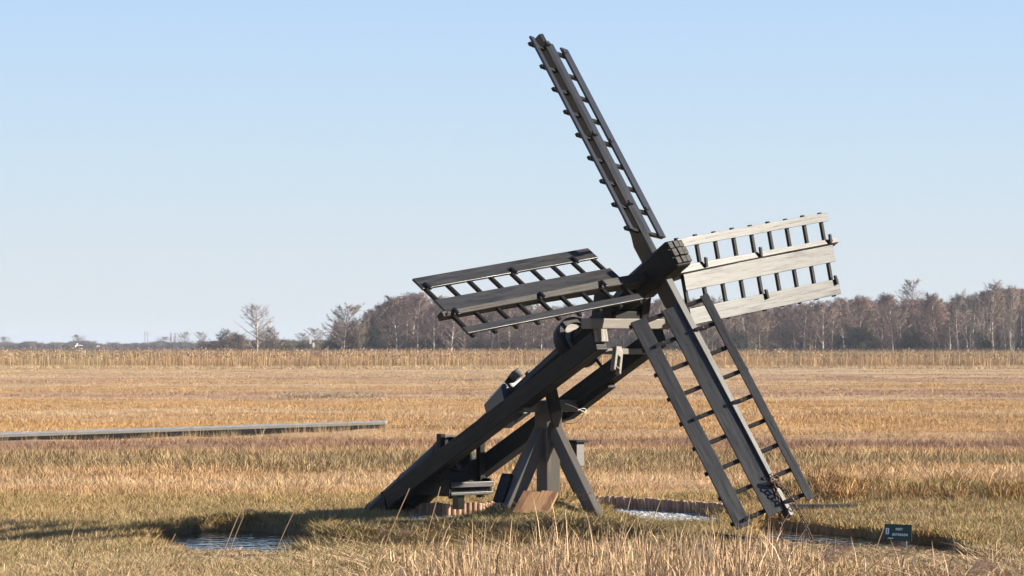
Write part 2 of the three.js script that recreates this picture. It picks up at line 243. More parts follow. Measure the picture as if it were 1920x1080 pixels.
  // outlet trough and the uprights beside the barrel's mouth
  part('upright', b(.6, .075, .06, .006), tarDark, mill, [-1.4, .26, .29], [0, 0, Math.PI / 2]); part('upright', b(.6, .075, .06, .006), tarDark, mill, [-1.4, .2, -.21], [0, 0, Math.PI / 2]);
  { const tr = new THREE.Group(); tr.name = 'trough'; tr.position.set(-1.22, 0, .03); mill.add(tr);
    part('front_board', b(.54, .055, .03, .005), greyTar(), tr, [0, .045, 0], [0, Math.PI / 2, 0]); part('front_board', b(.53, .03, .035, .005), greyTar(), tr, [-.01, -.045, 0], [0, Math.PI / 2, 0]);
    part('back_board', b(.5, .1, .02, .004), tarDark, tr, [-.05, 0, 0], [0, Math.PI / 2, 0]); part('floor_board', b(.5, .5, .03, .004), tarDark, tr, [-.28, -.05, 0], [Math.PI / 2, 0, 0]);
    part('side_board', b(.55, .16, .03, .005), tarDark, tr, [-.28, .01, .27], [0, 0, 0]); part('side_board', b(.5, .16, .03, .005), tarDark, tr, [-.28, .02, -.26], [0, 0, 0]);
    part('foot_block', b(.14, .09, .09, .006), greyTar(), tr, [-.08, -.135, .11], [0, 0, Math.PI / 2]); }
  function greyTar() { return tar; }
  // wire loop on the cross bar
  { const c = new THREE.CatmullRomCurve3([V(.13, .885, -.11), V(.17, .85, -.2), V(.2, .81, -.27), V(.21, .80, -.3), V(.2, .83, -.31), V(.19, .835, -.26), V(.19, .82, -.22)]); part('wire', new THREE.TubeGeometry(c, 40, .004, 5), new THREE.MeshStandardMaterial({ color: new THREE.Color().setRGB(.7, .68, .62), roughness: .5 }), mill);
    const c2 = new THREE.CatmullRomCurve3([V(.21, .805, -.28), V(.2, .74, -.25), V(.17, .69, -.17), V(.12, .70, -.09)]); part('wire', new THREE.TubeGeometry(c2, 24, .003, 5), iron, mill); }
  // chain round the lowest stock
  mill.updateMatrixWorld(true);
}

scene.fog = new THREE.FogExp2(new THREE.Color().setRGB(.62, .72, .86), .00022);
// ---------------------------------------------------------------- grass, reeds: shared builders
function tuft(seed, nb, hgt, spread, wid, lean, opt = {}) {     // a clump of curved blades, each of three triangles
  const R = rngOf(seed), P = [], Cc = [], I = [], N = [];
  for (let i = 0; i < nb; i++) {
    const a = R() * 6.283, rr = spread * Math.sqrt(R()), x = rr * Math.cos(a), z = rr * Math.sin(a) * (opt.flat ?? 1), b = a + (R() - .5) * 2.5, L = hgt * (.45 + .75 * R()), ln = lean * (.2 + 1.1 * R()) * L, w = wid * (.6 + .8 * R()), f = R() * 6.283;
    const wx = Math.cos(f) * w / 2, wz = Math.sin(f) * w / 2, dx = Math.cos(b), dz = Math.sin(b), k = P.length / 3, s = .62 + .7 * R(), g = (opt.green ?? 0) > R();
    const droop = opt.droop ? opt.droop * R() : 0;
    P.push(x - wx, 0, z - wz, x + wx, 0, z + wz, x - wx * .8 + dx * ln * .4, L * .55, z - wz * .8 + dz * ln * .4, x + wx * .8 + dx * ln * .4, L * .55, z + wz * .8 + dz * ln * .4, x + dx * ln * (1 + droop), L * (1 - .35 * droop), z + dz * ln * (1 + droop));
    const nx = -Math.sin(f), nz = Math.cos(f); for (let q = 0; q < 5; q++) { N.push(nx * .6, .5, nz * .6); g ? Cc.push(.55 * s, .78 * s, .42 * s) : Cc.push(s, s * (.95 + .08 * R()), s * (.85 + .25 * R())); }
    I.push(k, k + 1, k + 3, k, k + 3, k + 2, k + 2, k + 3, k + 4);
    if (opt.plume && R() < opt.plume) { // feathery head that nods to one side
      const t = P.length / 3, px = x + dx * ln, py = L, pz = z + dz * ln, e = opt.plumeSize ?? .2; const v = .8 + .5 * R();
      const sx = dx > 0 ? 1 : -1; P.push(px, py - e * .3, pz, px + sx * e * .1, py + e * .2, pz + .03, px + sx * e * .5, py + e * .5, pz, px + sx * e * .3, py, pz - .03); for (let q = 0; q < 4; q++) { N.push(.5, .5, .7); Cc.push(.72 * v, .76 * v, 1.1 * v); } I.push(t, t + 3, t + 1, t + 1, t + 3, t + 2);
    }
  }
  const g = new THREE.BufferGeometry(); g.setAttribute('position', new THREE.Float32BufferAttribute(P, 3)); g.setAttribute('normal', new THREE.Float32BufferAttribute(N, 3)); g.setAttribute('color', new THREE.Float32BufferAttribute(Cc, 3)); g.setIndex(I); return g;
}
const grassMat = new THREE.MeshStandardMaterial({ name: 'dry grass', vertexColors: true, roughness: .85, side: THREE.DoubleSide });
function scatter(name, label, geos, list, mat = grassMat) {     // list of [x, y, z, turn, sx, sy, r, g, b]; one object per clump shape
  geos.forEach((geo, gi) => {
    const mine = list.filter((_, i) => i % geos.length === gi); if (!mine.length) return;
    const m = new THREE.InstancedMesh(geo, mat, mine.length), M = new THREE.Matrix4(), q = new THREE.Quaternion(), c = new THREE.Color(), Yu = V(0, 1, 0);
    mine.forEach((p, i) => { M.compose(V(p[0], p[1], p[2]), q.setFromAxisAngle(Yu, p[3]), V(p[4], p[5], p[4])); m.setMatrixAt(i, M); m.setColorAt(i, c.setRGB(p[6], p[7], p[8])); });
    m.name = numbered(name); m.castShadow = m.receiveShadow = true; kindOf(m, 'stuff').userData.label = label; scene.add(m);
  });
}
const halfW = d => d * .1945 * 1.12 + .8;
const tmpC = new THREE.Color();
// mown field beyond the mill
{
  const R = rngOf(5), list = [];
  for (let d = 27; d < 268;) {
    const step = Math.max(.16, d * .0062), w = halfW(d), dx = Math.max(.12, d * .0040);
    for (let x = -w; x < w; x += dx * (.6 + .8 * R())) {
      const z = -(d + (R() - .5) * step * 1.6); if (d < 31 && !clear(x, z)) continue;
      bandColor(x, -z, tmpC); const rush = sstep(37, 38.5, d + (noise(x * .7, 4) - .5) * 3) * sstep(43.5, 41.5, d), hb = noise(x * .35 + 8, z * .5);
      const off = lerp(-47.9, -56.2, (x + 9.3) / 6.55) - z, walk = x < -2.6 && d > 38 && d < 64; if (walk && off > -.1 && off < 1.7) continue;
      const front = walk ? sstep(-3, -1, off) * sstep(2.6, 1.8, off) : 0, s = (.62 + .5 * R()) * (1 - .7 * front) * (1 + .55 * rush) * (d < 34 ? .8 : 1) * (.7 + .6 * hb), big = 1 + d / 260, k = .85 + .3 * R();
      if (rush * R() > .45) tmpC.multiplyScalar(.9).lerp(new THREE.Color().setRGB(.19, .17, .075), .45 * R());
      list.push([x, H(x, z) - .02, z, R() * 6.28, s * big * 1.1, s, tmpC.r * k, tmpC.g * k, tmpC.b * k]);
    }
    d += step;
  }
  scatter('field_grass', 'dry straw coloured grass of the marsh field', [tuft(1, 60, .105, .25, .0042, .6), tuft(2, 56, .085, .27, .005, .9), tuft(3, 60, .125, .22, .004, .55), tuft(4, 56, .07, .26, .0045, 1.3)], list);
}
{
  const R = rngOf(17), list = []; for (const [px, w, d, m] of [[615, 110, 97, 260], [890, 90, 152, 160], [1590, 60, 170, 90], [430, 40, 215, 60], [1270, 60, 225, 80]]) for (let i = 0; i < m; i++) { const x = (px - 960) / FPX * d + (R() + R() - 1) * w / FPX * d, z = -d + (R() - .5) * 3, k = .8 + .5 * R(), dk = R() < .25 ? .45 : 1; list.push([x, H(x, z), z, R() * 6.28, 1, .7 + .6 * R(), .50 * k * dk, .38 * k * dk, .25 * k * dk]); }
  scatter('cut_reed', 'pale heaps of cut reed lying in rows across the far field', [tuft(76, 34, .16, .3, .012, 2.2), tuft(77, 30, .12, .34, .012, 3)], list);
}
// mossy, greener grass round the mound, the ponds and the banks
{
  const R = rngOf(15), list = [], list2 = [];
  for (let i = 0; i < 21000; i++) {
    const z = -22.4 - R() * 8.2, w = halfW(-z), x = (R() * 2 - 1) * w; if (!clear(x, z)) continue;
    const nearWater = sstep(-.5, -.05, pool(x, z)), r = Math.hypot(x - PX, z - PZ), mound = sstep(2.2, 1.2, r), n = fbm(x * 1.3, z * 1.3, 3), back = sstep(-28.3, -29.3, z);
    if (R() > .6 + mound + (nearSide(x, z) ? .4 : 0)) continue;
    const k = .8 + .45 * R(), green = clamp(.25 + .6 * mound + (n - .45) * 1.6, 0, 1), gold = clamp(nearWater + back * .5, 0, 1);
    let c = [lerp(.41, .30, green), lerp(.28, .225, green), lerp(.145, .095, green)]; c = [lerp(c[0], .40, gold * .5), lerp(c[1], .255, gold * .5), lerp(c[2], .075, gold * .5)];
    const s = (.55 + .6 * R() + .2 * nearWater + .5 * back * n) * (nearSide(x, z) ? (x > 1.9 ? .25 : .4) : 1);
    list.push([x, H(x, z) - .015, z, R() * 6.28, s, s * (mound > .5 ? .8 : 1), c[0] * k, c[1] * k, c[2] * k]);
  }
  scatter('bank_grass', 'short mossy green and gold grass on the mound and pond banks', [tuft(21, 46, .075, .13, .004, .8, { green: .25 }), tuft(22, 46, .06, .15, .004, 1.1, { green: .15 }), tuft(23, 40, .10, .1, .004, .8, { green: .2, droop: 1 })], list);
  // tall overhanging sedge at the water's edge and on the ridge at the right
  for (let i = 0; i < 5200; i++) { const z = -22.5 - R() * 8.5, x = (R() * 2 - 1) * halfW(-z), p = pool(x, z); const ridge = x > 2.5 && Math.abs(z + 29.6 - .15 * (x - 4)) < .7 && fbm(x * 1.1, z * 1.4, 2) > .33, edge = p > -.22 && p < -.02 && !nearSide(x, z); if (!ridge && !(edge && R() < .8) || inGravel(x, z, -.05)) continue; const k = .75 + .5 * R(), t = R(), s = (.6 + .7 * R()) * (ridge ? .6 + 1.1 * fbm(x * 1.7, z * 1.7, 2) : 1); list2.push([x, H(x, z) - .03, z, R() * 6.28, s, s * (ridge ? 1.15 : .5), lerp(.50, .3, t) * k, lerp(.29, .17, t) * k, lerp(.11, .07, t) * k]); }
  const dk = []; for (let i = 0; i < 1500; i++) { const z = -24.6 + R() * 1.5, x = -2.1 + R() * 3.6; if (!clear(x, z) || fbm(x * 2, z * 2, 2) < .3) continue; const k = .7 + .5 * R(), t = R(), s = .8 + .8 * R(); dk.push([x, H(x, z) - .02, z, R() * 6.28, s, s * .8, lerp(.22, .34, t) * k, lerp(.17, .23, t) * k, lerp(.07, .11, t) * k]); }
  scatter('mound_grass', 'rough olive brown grass on the front slope of the mound', [tuft(33, 46, .13, .1, .005, 1.0, { droop: 1.1, green: .25 }), tuft(34, 46, .10, .11, .005, 1.3, { droop: .8, green: .2 })], dk);
  scatter('sedge', 'tall dry sedge hanging over the pond edges and along the bank', [tuft(31, 40, .19, .08, .006, .9, { droop: 1.2 }), tuft(32, 44, .16, .09, .005, 1.2, { droop: 1.0 })], list2);
}
// foreground: cut reed stubble at the right, short mown grass at the left
{
  const R = rngOf(25), list = [], low = [], litter = [];
  for (let i = 0; i < 9000; i++) { const z = -18.3 - R() * 4.6, x = (R() * 2 - 1) * halfW(-z); const k = .75 + .5 * R(), n = fbm(x * 1.2, z * 1.2, 3), s = .6 + .6 * R(); if (pool(x, z) > -.02) continue; low.push([x, H(x, z) - .01, z, R() * 6.28, s, s * (nearSide(x, z) ? .28 : 1), lerp(.43, .29, n) * k, lerp(.30, .22, n) * k, lerp(.17, .10, n) * k]); }
  scatter('mown_grass', 'short pale mown grass in the foreground', [tuft(41, 40, .055, .14, .004, 1.5), tuft(42, 40, .065, .12, .004, 1.0, { green: .2 })], low);
  for (let i = 0; i < 6000; i++) {
    const z = -18.6 - R() * 4.9, x = (R() * 2 - 1) * halfW(-z), n = noise(x * 1.5 + 40, z * 1.5), edge = -22.4 - .5 * sstep(.2, 1.6, x) + .5 * sstep(2.6, 3.6, x);
    const dens = sstep(-1.6, .9, x + (n - .5) * 1.6) * sstep(0, .35, z - edge); if (R() > dens * (.35 + .65 * n)) continue; if (!clear(x, z)) continue;
    const ns = nearSide(x, z); if (ns && (x > 1.9 || R() > .25)) continue; const k = .8 + .5 * R(), t = R(), s = .55 + .75 * R(); list.push([x, H(x, z) - .02, z, R() * 6.28, s, s * (ns ? .4 : x > 2.3 ? .6 : 1), lerp(.60, .44, t) * k, lerp(.41, .285, t) * k, lerp(.255, .16, t) * k]);
  }
  scatter('reed_stubble', 'pale straw coloured cut reed standing in the right foreground', [tuft(51, 12, .17, .13, .006, .3), tuft(52, 14, .12, .16, .006, .6), tuft(53, 10, .14, .15, .006, .45), tuft(54, 12, .10, .17, .006, .9), tuft(55, 4, .34, .15, .006, .3), tuft(56, 5, .26, .16, .006, .5)], list);
  for (let i = 0; i < 3600; i++) { const z = -18.6 - R() * 4.2, x = (R() * 2 - 1) * halfW(-z); if (R() > sstep(-2.6, .8, x) + .12 || !clear(x, z) || (nearSide(x, z) && (x > 1.9 || R() > .3))) continue; const k = .7 + .5 * R(), s = .6 + .8 * R(); litter.push([x, H(x, z), z, R() * 6.28, s, s * .6, .60 * k, .42 * k, .25 * k]); }
  const flat = []; for (let i = 0; i < 5000; i++) { const z = -18.6 - R() * 5.6, x = (R() * 2 - 1) * halfW(-z); if (!nearSide(x, z) || pool(x, z) > -.03) continue; const k = .6 + .6 * R(), s = .5 + .7 * R(), gr = R() < .2; flat.push([x, H(x, z), z, R() * 6.28, s, s * .8, (gr ? .2 : .50) * k, (gr ? .2 : .35) * k, (gr ? .07 : .2) * k]); }
  scatter('shore_litter', 'flattened straw and low grass on the near shore of the ponds', [tuft(64, 26, .026, .2, .005, 5), tuft(65, 26, .035, .16, .0045, 2.4)], flat);
  scatter('reed_litter', 'broken reed stems lying across the right foreground', [tuft(61, 18, .10, .2, .0055, 3.2), tuft(62, 16, .13, .26, .006, 2.4), tuft(63, 16, .05, .3, .006, 4)], litter);
}
// reed bed in the distance
{
  const R = rngOf(35), list = [];
  for (let row = 0; row < 26; row++) { const d0 = 262 + row * 1.5, w = halfW(d0); for (let x = -w; x < w; x += .55 + .5 * R()) { const d = d0 + (fbm(x * .05, 2, 3) - .5) * 22 + R(), n = noise(x * .09, d * .1), k = .82 + .36 * R(); list.push([x, .0, -d, R() * 6.28, 1 + .3 * R(), .86 + .2 * n + .12 * R() + row * .006, .47 * k * (.9 + .2 * n), .315 * k, .15 * k]); } }
  scatter('reed_bed', 'tall golden reed bed with feathery heads along the edge of the wood', [tuft(71, 90, 1.57, .8, .014, .09, { plume: .08, plumeSize: .2 }), tuft(72, 90, 1.5, .8, .013, .11, { plume: .06, plumeSize: .18 }), tuft(73, 80, 1.6, .7, .014, .08, { plume: .12, plumeSize: .22 })], list);
  const low = []; for (let i = 0; i < 2600; i++) { const d = 244 + R() * 20, x = (R() * 2 - 1) * halfW(d), k = .8 + .4 * R(), n = noise(x * .05, d * .2); if (n < .35) continue; low.push([x, .02, -d, R() * 6.28, 1.6, .6 + .8 * n * R(), .5 * k, .36 * k, .19 * k]); }
  scatter('reed_fringe', 'pale low reed fringe before the distant reed bed', [tuft(74, 40, .45, .5, .014, .7), tuft(75, 40, .35, .6, .014, 1.0)], low);
}

// ---------------------------------------------------------------- trees
const treeMat = new THREE.MeshStandardMaterial({ name: 'bare twigs', vertexColors: true, roughness: .9, side: THREE.DoubleSide });
const barkMat = new THREE.MeshStandardMaterial({ name: 'bark', vertexColors: true, roughness: .85 });
function tubeInto(B, a, b, r0, r1, col, seg = 4) {
  const d = V().subVectors(b, a).normalize(), s = V().crossVectors(d, Math.abs(d.y) > .9 ? V(1, 0, 0) : V(0, 1, 0)).normalize(), t = V().crossVectors(d, s), k = B.P.length / 3;
  for (const [p, r] of [[a, r0], [b, r1]]) for (let i = 0; i < seg; i++) { const q = i / seg * 6.283, nx = s.x * Math.cos(q) + t.x * Math.sin(q), ny = s.y * Math.cos(q) + t.y * Math.sin(q), nz = s.z * Math.cos(q) + t.z * Math.sin(q); B.P.push(p.x + nx * r, p.y + ny * r, p.z + nz * r); B.N.push(nx, ny, nz); B.C.push(...col); }
  for (let i = 0; i < seg; i++) { const j = (i + 1) % seg; B.I.push(k + i, k + j, k + seg + j, k + i, k + seg + j, k + seg + i); }
}
function done(B) { const g = new THREE.BufferGeometry(); g.setAttribute('position', new THREE.Float32BufferAttribute(B.P, 3)); g.setAttribute('normal', new THREE.Float32BufferAttribute(B.N, 3)); g.setAttribute('color', new THREE.Float32BufferAttribute(B.C, 3)); g.setIndex(B.I); return g; }
const buf = () => ({ P: [], N: [], C: [], I: [] });
function treeGeo(seed, o) {       // o: h height, r crown radius, base share of clear trunk, white bark, twig colour, n twigs, stems
  const R = rngOf(seed), TT = [], B = buf(), h = o.h;
  const dark = o.twig.map(c => c * .9);
  const stems = o.stems ?? 1;
  for (let st = 0; st < stems; st++) { const T = buf(); TT.push(T);
    const ox = stems > 1 ? (R() - .5) * 1.6 : 0, oz = stems > 1 ? (R() - .5) * 1.2 : 0, lx = (R() - .5) * .16 * h + ox, lz = (R() - .5) * .1 * h + oz, hh = h * (st ? .7 + .3 * R() : 1), w = .055 + .012 * h;
    const at = t => V(ox * (1 - t) + lx * t + Math.sin(t * 5 + seed) * .018 * h, hh * t, oz * (1 - t) + lz * t + Math.cos(t * 4 + seed) * .015 * h);
    for (let i = 0; i < 9; i++) { const t0 = i / 9, t1 = (i + 1) / 9, wb = o.white * sstep(.9, .55, t0) * (.65 + .35 * R()); tubeInto(T, at(t0), at(t1), w * (1 - .85 * t0), w * (1 - .85 * t1), [lerp(dark[0], .62, wb), lerp(dark[1], .58, wb), lerp(dark[2], .50, wb)], 5); }
    const nl = o.limbs ?? 22;
    for (let i = 0; i < nl; i++) {
      const t = lerp(o.base, .97, Math.pow((i + R()) / nl, .85)), p = at(t), a = R() * 6.283, u = (t - o.base) / (1 - o.base), prof = (o.shape === 'cone' ? 1 - u * .85 : Math.sin(Math.PI * clamp(.18 + .78 * u, 0, 1)));
      const L = o.r * prof * (.7 + .5 * R()) / Math.sqrt(stems) + .25, up = o.up * (.6 + .7 * R()), q = V(p.x + Math.cos(a) * L, p.y + L * up, p.z + Math.sin(a) * L), mid = p.clone().lerp(q, .5).add(V(0, -.06 * L, 0)), r0 = w * (1 - .85 * t) * .5 + .012;
      const lc = [lerp(dark[0], .36, o.white * .35), lerp(dark[1], .33, o.white * .35), lerp(dark[2], .29, o.white * .35)];
      tubeInto(B, p, mid, r0, r0 * .65, lc, 3); tubeInto(B, mid, q, r0 * .65, .012, lc, 3);
      const ns = o.sub ?? 5, nt = Math.round(o.n / nl / stems / ns);
      for (let j = 0; j < ns; j++) {
        const s = lerp(.2, 1, (j + R()) / ns), c0 = s < .5 ? p.clone().lerp(mid, s * 2) : mid.clone().lerp(q, s * 2 - 1), b2 = a + (j % 2 ? 1 : -1) * (.3 + .9 * R()), l = (.5 + .7 * R()) * o.tw * (.45 + .55 * prof), el = o.up > 1.2 ? 1.0 + .3 * R() : .15 + R() * .9, e = V(c0.x + Math.cos(b2) * Math.cos(el) * l, c0.y + Math.sin(el) * l, c0.z + Math.sin(b2) * Math.cos(el) * l);
        tubeInto(B, c0, e, .014, .006, lc, 3);
        for (let k = 0; k < nt; k++) {
          const f = c0.clone().lerp(e, .15 + .85 * R()), b3 = b2 + (R() - .5) * 2.6, l3 = (.25 + .6 * R()) * o.tw * .6, e3 = (R() - .25) * 1.5 + (o.up > 1.2 ? .5 : 0), g = V(f.x + Math.cos(b3) * Math.cos(e3) * l3, f.y + Math.sin(e3) * l3, f.z + Math.sin(b3) * Math.cos(e3) * l3);
          const wv = V().subVectors(g, f).cross(V(R() - .5, R() - .5, R() - .5)).normalize().multiplyScalar(o.tt ?? .009), i0 = B.P.length / 3, v = .7 + .6 * R(), cc = o.twig.map(c => c * v);
          for (const z of [f.clone().add(wv), f.clone().sub(wv), g]) { B.P.push(z.x, z.y, z.z); const nn = V(z.x - lx * .5, (z.y - h * .6) * .6, z.z).normalize(); B.N.push(nn.x, nn.y, nn.z); B.C.push(...cc); } B.I.push(i0, i0 + 1, i0 + 2);
        }
      }
    }
  }
  return [TT.map(done), done(B)];
}
const PURPLE = [.21, .138, .11], BROWN = [.195, .142, .105], GREYB = [.26, .21, .17];
const KINDS = {
  birch: [101, 102, 103, 104].map((s, i) => treeGeo(s, { h: 10, r: 1.7 - i * .15, base: .14 + i * .03, white: [.75, .2, .45, .1][i], up: 1.0, twig: PURPLE, n: 7200, tw: 1.05, tt: .011, limbs: 46 })),
  alder: [111, 112, 113].map(s => treeGeo(s, { h: 9, r: 1.7, base: .08, white: .05, up: .8, twig: BROWN, n: 6400, tw: 1.0, tt: .011, stems: 2, limbs: 24 })),
  poplar: [121, 122, 123].map(s => treeGeo(s, { h: 10.5, r: 1.5, base: .1, white: .25, up: 1.7, twig: GREYB, n: 6000, tw: 1.3, tt: .010, stems: 3, limbs: 22 })),
  lone: [131].map(s => treeGeo(s, { h: 8, r: 2.1, base: .22, white: 1, up: .85, twig: GREYB, n: 5200, tw: .95, tt: .010, limbs: 46 })),
  oak: [141, 142].map(s => treeGeo(s, { h: 7, r: 2.3, base: .12, white: .15, up: .75, twig: BROWN, n: 7000, tw: 1.0, tt: .011, limbs: 44 })),
  shrub: [151, 152, 153].map(s => treeGeo(s, { h: 4, r: 2.1, base: .03, white: 0, up: .8, twig: [.15, .11, .08], n: 6500, tw: .9, tt: .012, stems: 4, limbs: 14 })),
};
const first = {};
function tree(kind, v, x, d, hgt, wid, turn, name, label, category, group) {
  const key = kind + v; let o;
  if (!first[key]) { o = new THREE.Group(); KINDS[kind][v][0].forEach(t => part('trunk', t, barkMat, o)); part('crown', KINDS[kind][v][1], treeMat, o); first[key] = o; } else o = first[key].clone();
  const h0 = { birch: 10, alder: 9, poplar: 10.5, lone: 8, oak: 7, shrub: 4 }[kind];
  o.name = numbered(name); o.position.set(x, 0, -d); o.rotation.y = turn; hgt *= .97; o.scale.set(hgt / h0 * wid, hgt / h0, hgt / h0 * wid); scene.add(o); return tag(o, label, category, group);
}
const xAt = (px, d) => (px - 960) / FPX * d, hAt = (py, d) => (658 - py) / FPX * d + EYE;
{
  const R = rngOf(45);
  const prof = [[600, 628], [622, 612], [640, 582], [665, 590], [690, 572], [730, 556], [770, 546], [810, 548], [860, 556], [960, 560], [1050, 565], [1110, 572], [1160, 566], [1200, 565], [1235, 556], [1300, 552], [1360, 560], [1450, 566], [1560, 560], [1600, 550], [1640, 556], [1660, 544], [1680, 556], [1720, 552], [1750, 546], [1780, 560], [1800, 548], [1830, 544], [1860, 528], [1900, 534], [1960, 530], [2080, 536]];
  const top = px => { let k = 0; while (k < prof.length - 2 && px > prof[k + 1][0]) k++; return lerp(prof[k][1], prof[k + 1][1], clamp((px - prof[k][0]) / (prof[k + 1][0] - prof[k][0]), 0, 1)); };
  tree('lone', 0, xAt(480, 330), 330, hAt(573, 330), 1, 1.2, 'birch_tree', 'lone bare birch with white trunk standing left of the wood behind the reeds', 'tree');
  tree('oak', 0, xAt(646, 345), 345, hAt(574, 345), 1.05, .4, 'bare_tree', 'round headed bare grey tree at the left end of the wood', 'tree');
  tree('birch', 0, xAt(1706, 372), 372, hAt(523, 372), .8, 2, 'birch_tree', 'tall slim bare birch rising above the middle of the right wood', 'tree');
  for (let px = 670, i = 0; px < 2090; px += 9 + 11 * R(), i++) {
    const d = 338 + R() * 22, k = px > 1800 ? (R() < .65 ? 'poplar' : 'birch') : R() < .68 ? 'birch' : 'alder', v = Math.floor(R() * KINDS[k].length), hh = hAt(top(px) + R() * R() * 42, d), left = px < 1180;
    tree(k, v, xAt(px, d), d, hh, .8 + .35 * R(), R() * 6.28, k === 'birch' ? 'birch_tree' : k === 'alder' ? 'alder_tree' : 'poplar_tree', (k === 'birch' ? 'bare birch with pale trunk' : k === 'alder' ? 'bare brown many stemmed alder' : 'bare greyish upright poplar') + (left ? ' in the wood behind the reeds left of the mill' : ' in the wood behind the reeds right of the mill'), 'tree', (left ? 'trees of the wood left of the mill: ' : 'trees of the wood right of the mill: ') + k);
  }
  // the deeper rows of the wood and its thickets read as one mass
  const mass = []; for (let px = 630; px < 2100; px += 1.5) { const d = 362 + R() * 45; if (px < 690 && R() < .4) continue; const hh = hAt(top(px) + 10 + 26 * R(), d); mass.push([xAt(px, d), 0, -d, R() * 6.28, hh / 10 * (.75 + .3 * R()), hh / 10, .7 + .35 * R(), .68 + .3 * R(), .7 + .3 * R()]); }
  scatter('deep_wood', 'dense bare birch wood behind the first row of trees', [KINDS.birch[0][1], KINDS.birch[2][1], mergeGeometries([...KINDS.birch[1][0], KINDS.birch[1][1]]), KINDS.alder[1][1]], mass, treeMat);
  const th = []; for (let px = 615; px < 2100; px += 2.4) { const d = 348 + R() * 40, s = .45 + .5 * R() * R() + .25 * noise(px * .05, 1); th.push([xAt(px, d), 0, -d, R() * 6.28, s * 1.25, s * 1.15, .6 + .35 * R(), .66 + .3 * R(), .62 + .25 * R()]); }
  scatter('undergrowth', 'dark thicket at the foot of the wood behind the reeds', [KINDS.shrub[0][1], KINDS.shrub[1][1], KINDS.shrub[2][1]], th, treeMat);
  // shrubs and small trees left of the wood
  for (const [px, py, d, w, lab] of [[425, 622, 420, 1.25, 'rounded olive brown bare shrub left of the lone birch'], [452, 628, 410, 1.1, 'low brown shrub close to the left foot of the lone birch'], [505, 618, 400, 1.0, 'reddish brown bare shrub right of the lone birch'], [385, 640, 520, 1.2, 'small dark shrub at the left end of the thicket by the lone birch'], [520, 636, 520, 1.1, 'low grey brown shrub right of the lone birch, farther back']]) tree('shrub', Math.floor(R() * 3), xAt(px, d), d, hAt(py, d), w, R() * 6, 'bare_shrub', lab, 'shrub');
  for (const [px, py, d, w, lab] of [[590, 617, 700, 1.15, 'pale round headed tree in the distant clump left of the wood'], [566, 626, 720, 1.1, 'middle grey tree of the distant clump left of the wood'], [545, 637, 740, 1.1, 'lowest grey tree of the distant clump left of the wood'], [148, 629, 950, 1.1, 'small round headed tree standing above the far tree line at the left'], [345, 624, 900, .9, 'bare tree on the far tree line, left of its twin'], [376, 624, 900, .95, 'bare tree on the far tree line, right of its twin near the shrubs'], [306, 632, 950, 1.2, 'broad low tree on the far tree line left of the slim poplars'], [8, 632, 950, 1, 'bare tree on the far tree line at the left edge']]) tree('oak', Math.floor(R() * 2), xAt(px, d), d, hAt(py, d), w, R() * 6, 'bare_tree', lab, 'tree');
  for (const [px, lab] of [[321, 'left slim poplar of the pair on the far tree line'], [329, 'right slim poplar of the pair on the far tree line']]) tree('poplar', 1, xAt(px, 950), 950, hAt(624, 950), .45, R() * 6, 'poplar_tree', lab, 'tree');
  { const o = thing('juniper_bush', 'small dark evergreen bush at the left end of the wood', 'bush', [xAt(612, 335), 0, -335]); const B = buf(), RR = rngOf(8); for (let i = 0; i < 1500; i++) { const y = 2.2 * RR(), r = .55 * (1 - y / 3) * Math.sqrt(RR()) * (1 + .5 * noise(y * 4, i % 5)), a = RR() * 6.28, x = r * Math.cos(a), z = r * Math.sin(a), k = B.P.length / 3, l = .12 + .16 * RR(); B.P.push(x, y, z, x + .05, y + .02, z + .03, x + Math.cos(a) * l * .7, y + l, z + Math.sin(a) * l * .7); const v = .7 + .6 * RR(); for (let q = 0; q < 3; q++) { B.N.push(Math.cos(a), .4, Math.sin(a)); B.C.push(.045 * v, .04 * v, .028 * v); } B.I.push(k, k + 1, k + 2); } part('foliage', done(B), treeMat, o); const T = buf(); tubeInto(T, V(0, 0, 0), V(0, 1.6, 0), .07, .02, [.06, .05, .04], 6); part('stem', done(T), barkMat, o); }
  const far = []; for (let px = -120; px < 640; px += .8) { const d = 900 + R() * 260, s = hAt(640 + 6 * noise(px * .06, 3) + 8 * R(), d) / 4; far.push([xAt(px, d), 0, -d, R() * 6.28, s * 1.6, s, .9 + .3 * R(), .85 + .3 * R(), .85 + .35 * R()]); }
  scatter('far_wood', 'low hazy line of distant woodland along the left horizon', [KINDS.shrub[0][1], KINDS.shrub[1][1], KINDS.shrub[2][1]], far, treeMat);
  const near = []; for (let px = 400; px < 640; px += 2.2) { const d = 430 + R() * 120, s = hAt(640 + 10 * R(), d) / 4; near.push([xAt(px, d), 0, -d, R() * 6.28, s * 1.4, s, .9 + .3 * R(), .8 + .3 * R(), .8 + .3 * R()]); }
  scatter('low_scrub', 'low brown scrub behind the reeds round the lone birch', [KINDS.shrub[1][1], KINDS.shrub[2][1]], near, treeMat);
  for (const [px, py, lab] of [[272, 620, 'thin far mast, left of the pair on the horizon'], [277, 622, 'thin far mast, right of the pair on the horizon']]) { const g = new THREE.CylinderGeometry(.12, .22, hAt(py, 1100), 6); g.translate(0, hAt(py, 1100) / 2, 0); const o = thing('mast', lab, 'mast', [xAt(px, 1100), 0, -1100]); part('pole', g, greyWood, o); const a = new THREE.CylinderGeometry(.05, .05, 1.6, 5); a.rotateZ(Math.PI / 2); part('crossarm', a, greyWood, o, [0, hAt(py, 1100) * .9, 0]); }
}

